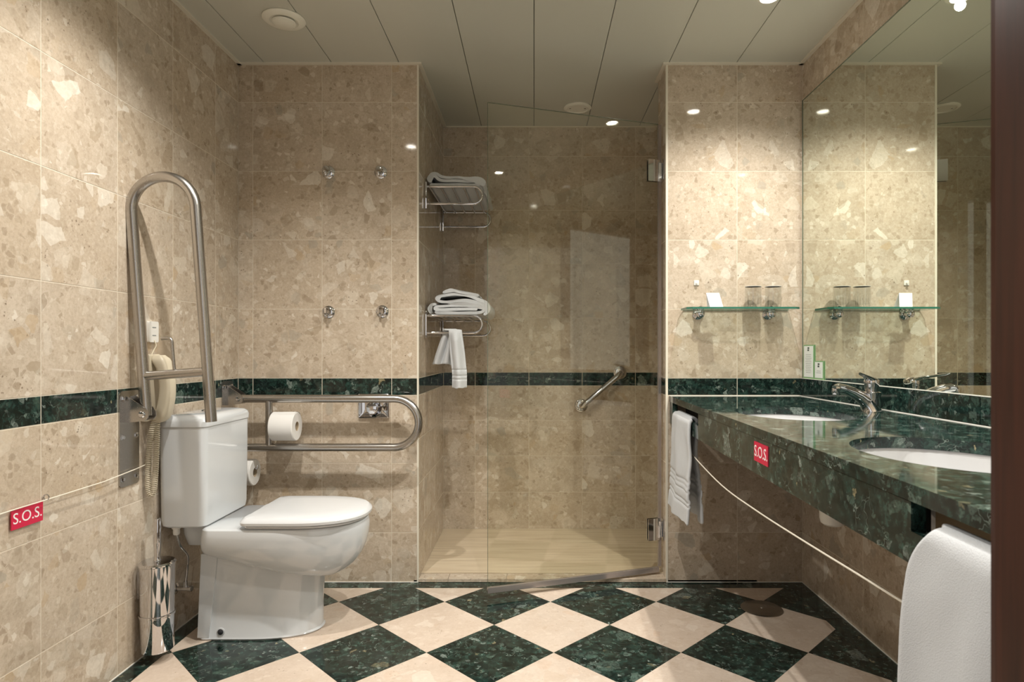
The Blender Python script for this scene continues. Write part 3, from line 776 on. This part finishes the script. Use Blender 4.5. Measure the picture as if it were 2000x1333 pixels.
tube('lead', phone_m, t, smooth_pts([(XL+0.010,2.103,1.042),(XL+0.016,2.105,1.025),(XL+0.012,2.098,1.008),(XL+0.010,2.09,0.994)],4), 0.002, 6)

# ------------------------------------------------------------------ toilet brush
bx, by = -1.226, 2.037
t = thing('toilet_brush_holder', 'polished chrome toilet brush holder mounted low on the wall', 'toilet brush', (bx, by, 0.036))
bm = bmesh.new()
add_lathe(bm, [(0.0,0.0),(0.047,0.0),(0.049,0.003),(0.0505,0.112),(0.0505,0.114)], (bx,by,0.036), 'Z', 40); finish('lower_cup', bm, chrome, t, 35)
lathe('band', chrome, t, [(0.050,0.112),(0.053,0.113),(0.0535,0.117),(0.053,0.120),(0.050,0.121)], (bx,by,0.036), 'Z', 40)
lathe('upper_cup', chrome, t, [(0.0505,0.120),(0.0525,0.272),(0.0525,0.276),(0.048,0.277),(0.040,0.276)], (bx,by,0.036), 'Z', 40)
lathe('lid', chrome, t, [(0.054,0.277),(0.0545,0.281),(0.050,0.286),(0.012,0.289),(0.0,0.289)], (bx,by,0.036), 'Z', 40)
lathe('handle', chrome, t, [(0.013,0.288),(0.010,0.292),(0.009,0.30),(0.0105,0.34),(0.0105,0.415),(0.008,0.424),(0.0,0.426)], (bx,by,0.036), 'Z', 18)
box('wall_bracket', chrome, t, XL+0.0005, bx-0.045, by-0.012, by+0.012, 0.20, 0.29, bev=0.002)

# ------------------------------------------------------------------ robe hooks, soap holder, small hook
def hook(px, py, label):
    x, z = (px-1043)/449.0, CZ-(py-687)/449.0
    h = thing('robe_hook', label, 'hook', (x, YB, z), 'chrome robe hooks on the tiled wall')
    lathe('rosette', chrome, h, [(0.027,0.0),(0.0275,0.004),(0.024,0.008),(0.015,0.011),(0.010,0.012),(0.0,0.012)], (x, YB, z), '-Y', 28)
    lathe('knob', chrome, h, [(0.008,0.010),(0.0075,0.022),(0.010,0.027),(0.016,0.031),(0.0175,0.036),(0.014,0.041),(0.0,0.043)], (x, YB, z+0.002), '-Y', 24)
    tube('prong', chrome, h, smooth_pts([(x,YB-0.014,z-0.004),(x,YB-0.026,z-0.018),(x,YB-0.040,z-0.020),(x,YB-0.048,z-0.010)],4), [0.006]*12+[0.005], 10)
hook(642, 337, 'chrome robe hook of the upper pair, nearer the toilet')
hook(744, 337, 'chrome robe hook of the upper pair, nearer the shower')
hook(642, 610, 'chrome robe hook of the lower pair, nearer the toilet')
hook(747, 609, 'chrome robe hook of the lower pair, nearer the shower')
hx, hz = (731-1043)/449.0, CZ-(793-687)/449.0
t = thing('recessed_chrome_dish', 'square recessed chrome holder with round knob behind the lowered grab bar', 'holder', (hx, YB, hz-0.066))
bm = bmesh.new()
def sq(a, y, r=0.003): return [(p[0], y, p[1]) for p in rrect(hx-a, hx+a, hz-a+0.014, hz+a-0.014, r, 3)]
add_loft(bm, [sq(0.066,YB-0.001), sq(0.066,YB-0.012), sq(0.063,YB-0.014), sq(0.056,YB-0.010,0.006), sq(0.045,YB-0.0045,0.012), sq(0.034,YB-0.003,0.02)])
finish('dish', bm, chrome, t, 40)
lathe('knob', chrome, t, [(0.016,0.003),(0.014,0.012),(0.026,0.018),(0.0285,0.026),(0.024,0.034),(0.012,0.039),(0.0,0.040)], (hx-0.002, YB, hz-0.009), '-Y', 9, 20)
sx, sz = (1360-1043)/449.0, CZ+(687-553)/449.0
t = thing('adhesive_hook', 'tiny white adhesive hook on the tiles above the glass shelf', 'hook', (sx, YB, sz))
box('base', white_plastic, t, sx-0.011, sx+0.011, YB-0.004, YB, sz-0.011, sz+0.011, bev=0.001)
lathe('peg', white_plastic, t, [(0.004,0.003),(0.004,0.010),(0.006,0.013),(0.0,0.014)], (sx, YB, sz), '-Y', 12)

# ------------------------------------------------------------------ glass shelf
SZ = 1.181
t = thing('glass_shelf', 'glass shelf on two chrome supports in the corner by the mirror', 'shelf', (0.87, YB, SZ))
poly = [(0.648, YB-0.004), (0.634, YB-0.02), (0.634, YB-0.118), (0.655, YB-0.135), (1.085, YB-0.135), (1.105, YB-0.118), (1.105, YB-0.004)]
bm = bmesh.new(); add_prism(bm, poly, lambda p, q: (p[0], p[1], SZ+q), 0.008); gs = finish('pane', bm, shelf_glass, t)
gs.data.materials.append(edge_green)
for f in gs.data.polygons:
    if abs(f.normal.z) < 0.5: f.material_index = 1
for px in (1372, 1512):
    x = (px-1043)/461.0
    k = None
    bm = bmesh.new(); add_lathe(bm, [(0.024,0.0),(0.025,0.004),(0.020,0.010),(0.014,0.013),(0.014,0.030),(0.017,0.034),(0.017,0.046),(0.012,0.050),(0.0,0.051)], (x, YB, SZ-0.0145), '-Y', 26)
    sp = finish('support', bm, chrome, t, 35)
    lathe('upper_clamp', chrome, sp, [(0.010,0.0),(0.010,0.006),(0.006,0.010),(0.0,0.011)], (x, YB-0.04, SZ+0.0082), 'Z', 16)
def tumbler(px, label):
    x = (px-1043)/472.0; y = YB-0.062
    x = (px-1043)*y/1222.2
    g = thing('drinking_glass', label, 'glass', (x, y, SZ+0.0085))
    z0 = SZ+0.0085; R = 0.0335
    bm = bmesh.new()
    add_lathe(bm, [(0.0,0.0),(R-0.005,0.0),(R-0.003,0.003),(R,0.035),(R+0.001,0.090),(R-0.0012,0.0905),(R-0.002,0.088),(R-0.003,0.035),(R-0.006,0.014),(0.0,0.012)], (x, y, z0), 'Z', 32)
    finish('wall', bm, tumbler_glass, g, 40)
    bm = bmesh.new()
    for k in range(10):
        a = 2*PI*k/10; add_tube(bm, [(x+(R-0.0005)*math.cos(a), y+(R-0.0005)*math.sin(a), z0+0.006), (x+(R+0.0005)*math.cos(a), y+(R+0.0005)*math.sin(a), z0+0.050)], [0.002,0.0008], 6)
    finish('facet_ribs', bm, tumbler_glass, g, 40)
    lathe('rim', M('glass rim', (0.80,0.80,0.76), 0.1, 0.0), g, [(R-0.001,0.0895),(R+0.0013,0.0895),(R+0.0013,0.0908),(R-0.001,0.0908),(R-0.001,0.0895)], (x, y, z0), 'Z', 32)
tumbler(1471, 'clear drinking glass on the shelf, the one beside the white card')
tumbler(1510, 'clear drinking glass on the shelf, the one nearer the mirror')
t = thing('folded_card', 'small white folded card standing on the glass shelf', 'card', ((1395-1043)*2.64/1222.2, 2.64, SZ+0.0085))
cx, cz = (1395-1043)*2.64/1222.2, SZ+0.0085
for s, nm in ((1, 'front_leaf'), (-1, 'back_leaf')):
    bm = bmesh.new()
    def Lf(p, q): return (p[0], 2.645-s*(0.022*(1-p[1]/0.062)+0.0002+q), cz+p[1])
    add_prism(bm, [(cx-0.022,0.0005),(cx+0.033,0.0005),(cx+0.022,0.062),(cx-0.033,0.062)], Lf, 0.0006)
    finish(nm, bm, print_white, t)

# ------------------------------------------------------------------ information cards at the mirror
def info_card(y0, y1, z1, label):
    c_ = thing('information_card', label, 'card', (XR-0.009, (y0+y1)/2, BT))
    x = XR-0.0085
    box('holder', card_green, c_, x, x+0.003, y0, y1, BT+0.001, z1)
    box('sheet', card_m, c_, x-0.0006, x, y0+0.006, y1-0.006, BT+0.008, z1-0.005)
    bm = bmesh.new(); z = z1-0.042
    while z > BT+0.022:
        w = random.uniform(0.55, 0.85)*(y1-y0-0.02)/2; add_box(bm, x-0.0008, x-0.0005, (y0+y1)/2-w, (y0+y1)/2+w, z, z+0.0014); z -= 0.0075
    finish('printed_lines', bm, ink_m, c_)
    bm = bmesh.new(); m = (y0+y1)/2
    add_box(bm, x-0.0008, x-0.0005, m-0.008, m+0.008, z1-0.017, z1-0.010); add_box(bm, x-0.0008, x-0.0005, m-0.006, m+0.009, z1-0.026, z1-0.019)
    finish('printed_emblem', bm, ink_dark, c_)
info_card(2.592, 2.690, 1.032, 'tall narrow green-edged information card leaning on the mirror')
info_card(2.506, 2.586, 0.966, 'short green-edged information card leaning on the mirror beside the tall one')

# ------------------------------------------------------------------ floor drain cover
dx, dyy = 0.888, 2.44
t = thing('floor_drain_cover', 'round brushed metal drain cover on the checkered floor', 'drain cover', (dx, dyy, 0))
lathe('plate', steel, t, [(0.078,0.0004),(0.079,0.002),(0.076,0.004),(0.0,0.0045)], (dx, dyy, 0), 'Z', 40)
lathe('screw', chrome, t, [(0.006,0.0040),(0.005,0.0058),(0.0,0.006)], (dx, dyy, 0), 'Z', 12)

# ------------------------------------------------------------------ shower door
hx0, hy0 = 0.556, 2.780
fx_, fy_ = -0.188, 2.532
dv = Vector((fx_-hx0, fy_-hy0, 0)); LD = dv.length; dv.normalize(); nv = Vector((dv.y, -dv.x, 0))
if nv.y > 0: nv = -nv
t = thing('shower_door', 'clear frameless glass shower door standing ajar', 'door', (hx0, hy0, 0.03))
def slab_along(name, mat, parent, s0, s1, z0, z1, th, off=0.0):
    bm = bmesh.new(); O = Vector((hx0, hy0, 0))
    A = [O+dv*s+nv*(off+q) for s, q in ((s0,-th/2),(s1,-th/2),(s1,th/2),(s0,th/2))]
    add_prism(bm, [(p.x, p.y) for p in A], lambda p, q: (p[0], p[1], z0+q), z1-z0)
    return finish(name, bm, mat, parent)
slab_along('glass_pane', door_glass, t, 0.004, LD-0.001, 0.046, 2.012, 0.008)
slab_along('glass_edge', edge_dark, t, LD-0.0012, LD, 0.046, 2.012, 0.0026)
slab_along('top_edge', edge_dark, t, 0.004, LD, 2.0118, 2.0134, 0.0045)
slab_along('bottom_seal', seal_m, t, 0.004, LD, 0.026, 0.048, 0.014)
slab_along('side_seal', seal_m, t, -0.008, 0.006, 0.05, 2.01, 0.010)
for zc in (CZ+(687-333)/1222.2*2.765, CZ-(1035-687)/1222.2*2.765):
    h = slab_along('hinge', chrome, t, 0.002, 0.058, zc-0.048, zc+0.048, 0.004, 0.0065)
    slab_along('clamp_plate', chrome, h, 0.002, 0.058, zc-0.048, zc+0.048, 0.004, -0.0065)
    lathe('knuckle', chrome, h, [(0.011,-0.034),(0.011,0.034)], (hx0+0.004, hy0-0.002, zc), 'Z', 16)
    box('wall_leaf', chrome, h, NR-0.006, NR-0.0003, hy0-0.03, hy0+0.03, zc-0.045, zc+0.045)

# ------------------------------------------------------------------ shower grab bar
t = thing('shower_grab_bar', 'diagonal chrome grab bar on the shower back wall', 'grab bar', (0.37, YN, 0.79))
a, b = Vector((0.262, YN-0.062, 0.704)), Vector((0.477, YN-0.062, 0.886))
d = (b-a).normalized()
tube('bar', chrome, t, smooth_pts([(a.x, YN-0.006, a.z), (a.x, YN-0.040, a.z), a+d*0.004+Vector((0,0.007,0)), a+d*0.026, a+d*0.06, b-d*0.06, b-d*0.026, b-d*0.004+Vector((0,0.007,0)), (b.x, YN-0.040, b.z), (b.x, YN-0.006, b.z)], 5), 0.0155, 16)
for p in (a, b):
    lathe('flange', chrome, t, [(0.036,0.0),(0.036,0.006),(0.030,0.010),(0.016,0.011)], (p.x, YN, p.z), '-Y', 26)

# ------------------------------------------------------------------ towel racks
RY0, RY1 = 2.874, 3.412
def rack(zt, label):
    r = thing('towel_rack', label, 'towel rack', (NL, (RY0+RY1)/2, zt), 'chrome towel racks in the shower')
    R = 0.0395; zm = zt-R; XE = -0.238
    for y in (RY0, RY1):
        pth = [(NL+0.004, y, zt), (-0.40, y, zt)]+[(XE-R+R*math.cos(math.radians(a_)), y, zm+R*math.sin(math.radians(a_))) for a_ in range(90, -91, -15)]+[(-0.40, y, zt-2*R), (NL+0.004, y, zt-2*R)]
        e = tube('end_loop', chrome, r, pth, 0.0062, 12)
        bm = bmesh.new(); add_box(bm, NL+0.0003, NL+0.012, y-0.008, y+0.008, zt-2*R-0.024, zt+0.022, bev=0.003, seg=2)
        finish('wall_mount', bm, chrome, r, 35)
    for k in range(5):
        x = NL+0.022+k*0.0525
        tube('slat', chrome, r, [(x, RY0, zt-0.001), (x, RY1, zt-0.001)], 0.0048, 10)
    tube('front_rail', chrome, r, [(XE-R, RY0+0.001, zt-2*R), (XE-R, RY1-0.001, zt-2*R)], 0.0045, 10) if False else None
ZU, ZLW = 1.762, 1.169
rack(ZU, 'chrome wire towel rack high on the shower wall')
rack(ZLW, 'lower chrome wire towel rack with a small towel hung from it')

# ------------------------------------------------------------------ towels
def thick_path(pts, th):
    """closed outline around an open 2-D polyline"""
    P = [Vector((p[0], p[1])) for p in pts]; L, R_ = [], []
    for i, p in enumerate(P):
        d = (P[min(i+1, len(P)-1)]-P[max(i-1, 0)]).normalized(); n = Vector((-d.y, d.x)); L.append(p+n*th/2); R_.append(p-n*th/2)
    d0 = (P[0]-P[1]).normalized(); d1 = (P[-1]-P[-2]).normalized()
    return [P[0]+d0*th*0.4]+L+[P[-1]+d1*th*0.4]+R_[::-1]
def sm2(P, n=5): return [(v.x, v.y) for v in smooth_pts([(a, b, 0) for a, b in P], n)]
def folded_towel(name, label, layers, y0, y1, th, seed, skew=0.0):
    t = thing(name, label, 'towel', (sum(p[0] for p in layers[0])/len(layers[0]), (y0+y1)/2, min(p[1] for l in layers for p in l)))
    for li, lay in enumerate(layers):
        out = thick_path(sm2(lay, 5), th)
        bm = bmesh.new(); rings = []; ny = 26
        zmin = min(p.y for p in out)
        for j in range(ny+1):
            q = j/ny; y = y0+(y1-y0)*q
            e = 0.0
            rg = []
            for p in out:
                nz = noise.noise(Vector((p.x*14+seed, y*9, p.y*20+li)))
                nx = noise.noise(Vector((p.x*10, y*11+seed, p.y*25+li*3)))
                up = (p.y-zmin)
                rg.append((p.x+nx*0.007+skew*q, y+(nx*0.010 if j in (0, ny) else 0), max(p.y+nz*0.007*min(1, up/0.03), zmin)))
            rings.append(rg)
        add_loft(bm, rings); bmesh.ops.triangulate(bm, faces=[f for f in bm.faces if len(f.verts) > 4])
        finish('fold', bm, terry_m, t, 60)
z = ZU+0.009
up1 = [(-0.470,z+0.044),(-0.455,z+0.040),(-0.430,z+0.024),(-0.36,z+0.022),(-0.30,z+0.020),(-0.262,z+0.022),(-0.244,z+0.016),(-0.250,z+0.006),(-0.275,z+0.004),(-0.34,z+0.004),(-0.42,z+0.003),(-0.478,z+0.003)]
up2 = [(-0.475,z+0.016),(-0.487,z+0.026),(-0.490,z+0.038),(-0.478,z+0.052),(-0.455,z+0.052),(-0.425,z+0.040),(-0.36,z+0.038),(-0.31,z+0.033),(-0.275,z+0.036),(-0.245,z+0.032),(-0.229,z+0.016),(-0.234,z+0.000)]
folded_towel('folded_towel', 'folded white bath towel lying flat on the upper towel rack', [up1, up2], RY0+0.012, RY1-0.02, 0.0125, 3.0, 0.0)
z = ZLW+0.009
lo1 = [(-0.452,z+0.008),(-0.43,z+0.005),(-0.33,z+0.004),(-0.27,z+0.004),(-0.238,z+0.012),(-0.228,z+0.034),(-0.240,z+0.052),(-0.265,z+0.058),(-0.33,z+0.062),(-0.40,z+0.052),(-0.440,z+0.056),(-0.452,z+0.070),(-0.43,z+0.084),(-0.38,z+0.090),(-0.33,z+0.088),(-0.27,z+0.074),(-0.228,z+0.058),(-0.210,z+0.034),(-0.216,z+0.010),(-0.232,z-0.002)]
lo2 = [(-0.26,z+0.040),(-0.30,z+0.043),(-0.36,z+0.040),(-0.43,z+0.036),(-0.455,z+0.030),(-0.452,z+0.020),(-0.40,z+0.020),(-0.33,z+0.022),(-0.262,z+0.022)]
lo3 = [(-0.476,z+0.005),(-0.482,z+0.022),(-0.474,z+0.040),(-0.455,z+0.046)]
lo4 = [(-0.42,z+0.100),(-0.39,z+0.112),(-0.36,z+0.106),(-0.31,z+0.096),(-0.26,z+0.084)]
folded_towel('folded_towel', 'thick folded white bath towel piled on the lower towel rack', [lo1, lo2, lo3, lo4], RY0+0.008, RY1-0.10, 0.0135, 9.0, 0.0)

def hanging(name, label, C, A, Nn, path, hw, shift, wave, th=0.010, nu=26, seed=0, bands=()):
    """sheet draped over a bar. C bar centre, A across, Nn outward; path: (out, z, v-length) from the front hem over the bar to the back hem"""
    t = thing(name, label, 'towel', (C[0], C[1], min(p[1] for p in path)))
    A, Nn, C = Vector(A), Vector(Nn), Vector(C)
    P = smooth_pts([(p[0], p[1], i) for i, p in enumerate(path)], 18); m = len(P)
    bm = bmesh.new(); rows = []
    zt = max(p.y for p in P)
    for i, p in enumerate(P):
        q = p.z/(len(path)-1); row = []
        front = q < 0.5
        drop = zt-p.y
        for k in range(nu+1):
            uu = -1+2*k/nu
            wv = wave(uu, drop, front)
            bz = 0.0
            for z0, dz in bands:
                if abs(p.y-z0) < dz: bz -= 0.0060*(1-abs(p.y-z0)/dz)
            nz = noise.noise(Vector((uu*2.2+seed, p.y*9, 1.0 if front else 5.0)))*0.006*min(1, drop/0.08)
            sgn = 1 if front else -1
            a_ = uu*hw(drop, front)+shift(drop, front)
            zz = p.y+(0.012*noise.noise(Vector((uu*1.7+seed, 3.0 if front else 8.0, 0))) if i in (0, m-1) else 0)
            row.append(bm.verts.new((C.x+A.x*a_+Nn.x*(p.x+sgn*(wv+nz+bz)), C.y+A.y*a_+Nn.y*(p.x+sgn*(wv+nz+bz)), zz)))
        rows.append(row)
    for r0, r1 in zip(rows, rows[1:]):
        for k in range(nu): bm.faces.new((r0[k], r0[k+1], r1[k+1], r1[k]))
    o = finish('cloth', bm, terry_m, t, 80)
    s = o.modifiers.new('thickness', 'SOLIDIFY'); s.thickness = th; s.offset = 0
    b = o.modifiers.new('soften', 'SUBSURF'); b.levels = 1; b.render_levels = 1
    return o
# small towel on the bottom tube of the lower rack (its near loop runs along X)
zb = ZLW-2*0.0395
hanging('hand_towel', 'small white towel bunched over the tube of the lower towel rack', (-0.385, RY0, zb), (1,0,0), (0,-1,0),
    [(0.022,0.838),(0.022,0.90),(0.018,1.00),(0.014,1.07),(0.010,zb+0.006),(0.0,zb+0.014),(-0.010,zb+0.006),(-0.014,1.07),(-0.020,1.02),(-0.026,0.945)],
    lambda d, f: (0.030+0.004*min(1, d/0.1)) if f else 0.030+0.018*min(1, d/0.16),
    lambda d, f: (0.024+0.02*min(1, d/0.2)) if f else 0.0-0.040*min(1, d/0.16),
    lambda u, d, f: (0.016*math.cos(u*3.4)*min(1, d/0.05)+0.006*min(1, d/0.05)) if f else (0.012*math.cos(u*7.0+1)+0.004)*min(1, d/0.05), 0.009, 24, 2, [(0.893,0.006),(0.877,0.006),(0.92,0.005)])
# towel through the far slot: bar (apron strip) runs along Y
Af = Vector((fx(2.6)-fx(2.2), 0.4, 0)).normalized(); Nf = Vector((-Af.y, Af.x, 0))
ycf = 2.435; cxf = fx(ycf)+0.0125
hanging('hand_towel', 'white hand towel with woven border bands hung through the far counter slot', (cxf, ycf, ZS), Af, Nf,
    [(0.036,0.372),(0.034,0.42),(0.031,0.50),(0.026,0.62),(0.022,0.70),(0.018,ZS-0.002),(0.008,ZS+0.011),(-0.008,ZS+0.011),(-0.018,ZS-0.004),(-0.020,0.69),(-0.026,0.60),(-0.036,0.48),(-0.040,0.365)],
    lambda d, f: 0.150+0.018*min(1, d/0.3) if f else 0.12-0.02*math.sin(min(1, d/0.3)*PI),
    lambda d, f: 0.0 if f else 0.02,
    lambda u, d, f: 0.007*math.cos(u*4.0)*min(1, d/0.15)+0.003 if f else 0.006*math.cos(u*5.0+1)*min(1, d/0.15), 0.013, 28, 5,
    [(0.525,0.009),(0.508,0.007),(0.452,0.009),(0.436,0.007),(0.488,0.005)])
# towel through the near slot
ycn = 0.725; cxn = fx(ycn)+0.0125
hanging('hand_towel', 'thick white towel hung through the counter slot beside the door frame', (cxn, ycn, ZS), Af, Nf,
    [(0.040,0.33),(0.040,0.42),(0.038,0.55),(0.034,0.66),(0.028,0.72),(0.020,ZS+0.012),(0.006,ZS+0.020),(-0.012,ZS+0.014),(-0.022,ZS-0.006),(-0.026,0.68),(-0.030,0.58),(-0.032,0.48),(-0.032,0.42)],
    lambda d, f: 0.148-0.035*max(0, 1-d/0.07)**2+(0.018*min(1, d/0.4)) if f else 0.13,
    lambda d, f: 0.0,
    lambda u, d, f: 0.006*math.cos(u*5.0)*min(1, d/0.15)+0.003, 0.016, 28, 11)
